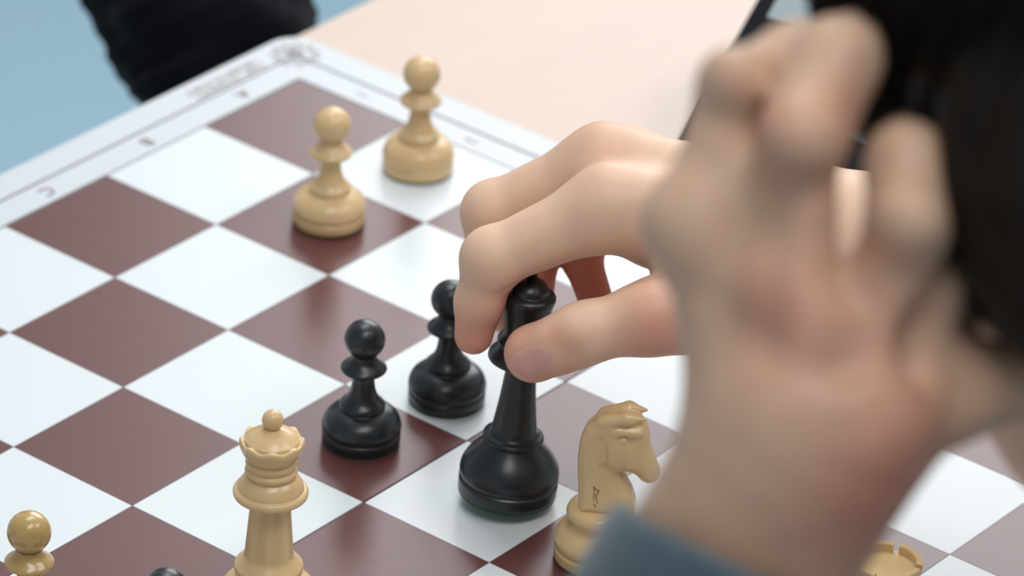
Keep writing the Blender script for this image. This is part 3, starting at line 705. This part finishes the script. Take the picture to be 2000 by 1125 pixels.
# --- the opponent, only a black sleeve in view
op = empty('person', (-.30, -.60, -.745)); tag(op, 'person in black clothes beyond the board corner, arm hanging beside the table', 'person')
ae, a0, a1, a2 = at(270, -360, 2.14), at(348, -110, 2.10), at(414, 60, 2.10), at(520, 330, 2.13)
fd = Field(np.array([-.72, -.90, -.40]), np.array([.12, .06, .36]), .0035)
shl = np.array([-.16, -.47, .24]); fd.cap(shl, ae, .055, .047, .02); fd.cap(ae, a0, .047, .044, .01); fd.cap(a0, a1, .044, .0415, .01); fd.cap(a1, a2, .0415, .037, .01)
tor = np.array([-.30, -.66, .14]); fd.cap(shl, tor, .055, .07, .05); fd.cap(tor, tor + np.array([0, -.02, -.34]), .12, .125, .06)
fd.cap(np.array([-.46, -.72, .22]), tor, .055, .07, .05); fd.cap(np.array([-.46, -.72, .22]), np.array([-.62, -.60, -.05]), .05, .042, .02)
cloth_field(fd, .0022, 90)
X, Y, Z = fd.grid((slice(None),) * 3); ax_ = (a1 - a0) / np.linalg.norm(a1 - a0); sx = (X - a0[0]) * ax_[0] + (Y - a0[1]) * ax_[1] + (Z - a0[2]) * ax_[2]; lx = (X - a0[0]) * R[0][0] + (Y - a0[1]) * R[0][1] + (Z - a0[2]) * R[0][2]
fd.D += (.0017 * np.sin(sx * 560 + lx * 40 + 1.5 * np.sin(sx * 150)) * np.clip(1.3 - np.abs(sx) * 6, 0, 1)).astype(np.float32)
V, Q = fd.mesh(); V = smooth_mesh(V, Q, 1); child('jacket', (V, Q.tolist()), M['black'], op)
fd = Field(np.array([-.52, -.86, -.75]), np.array([-.10, -.45, -.12]), .008)
for dx in (-.08, .08):
    fd.cap((-.30 + dx * .7, -.68, -.24), (-.30 + dx, -.67, -.45), .085, .062, .03); fd.cap((-.30 + dx, -.67, -.45), (-.30 + dx, -.68, -.70), .062, .048, .02); fd.cap((-.30 + dx, -.68, -.715), (-.30 + dx, -.56, -.722), .03, .024, .01)
V, Q = fd.mesh(); child('trousers', (V, Q.tolist()), M['black'], op)
H2 = tor + np.array([.02, .06, .30])
V, Q, c, p2, A2 = head_mesh(H2, (.4, .9, -.3), .0035, tor + np.array([0, 0, .10]))
hd = (a2 - a1) / np.linalg.norm(a2 - a1); hs = R[0] - hd * (R[0] @ hd); hs /= np.linalg.norm(hs); hn = np.cross(hd, hs)
hp_ = lambda l, s_, n_=0: a2 + hd * l + hs * s_ + hn * n_
fh = Field(hp_(.06, 0) - .13, hp_(.06, 0) + .13, .0018)
fh.cap(hp_(-.01, 0), hp_(.04, 0), .027, .024, .008)
for k in range(4):
    sx_ = -.027 + .018 * k; ln = (.060, .072, .076, .068)[k]
    fh.cap(hp_(.03, sx_ * .6), hp_(.085, sx_), .013, .0115, .010); fh.cap(hp_(.085, sx_), hp_(.085 + ln * .5, sx_, .010), .0098, .009, .003); fh.cap(hp_(.085 + ln * .5, sx_, .010), hp_(.085 + ln * .9, sx_, .030), .009, .0075, .003)
fh.cap(hp_(.03, .018), hp_(.075, .046, .008), .014, .011, .010); fh.cap(hp_(.075, .046, .008), hp_(.105, .050, .018), .011, .009, .004)
Vh, Qh = fh.mesh(); child('hand', (Vh, Qh.tolist()), M['skin'], op, True, skin_cols(Vh, []))
b2 = mesh_obj('body', V, Q.tolist(), M['skin'], op, True, c); b2.data.transform(Matrix.Translation(-op.location)); head_extras(p2, A2, op)
V, Q = hair_mesh(p2, A2, H2, .004); child('hair', (V, Q.tolist()), M['hair'], op)
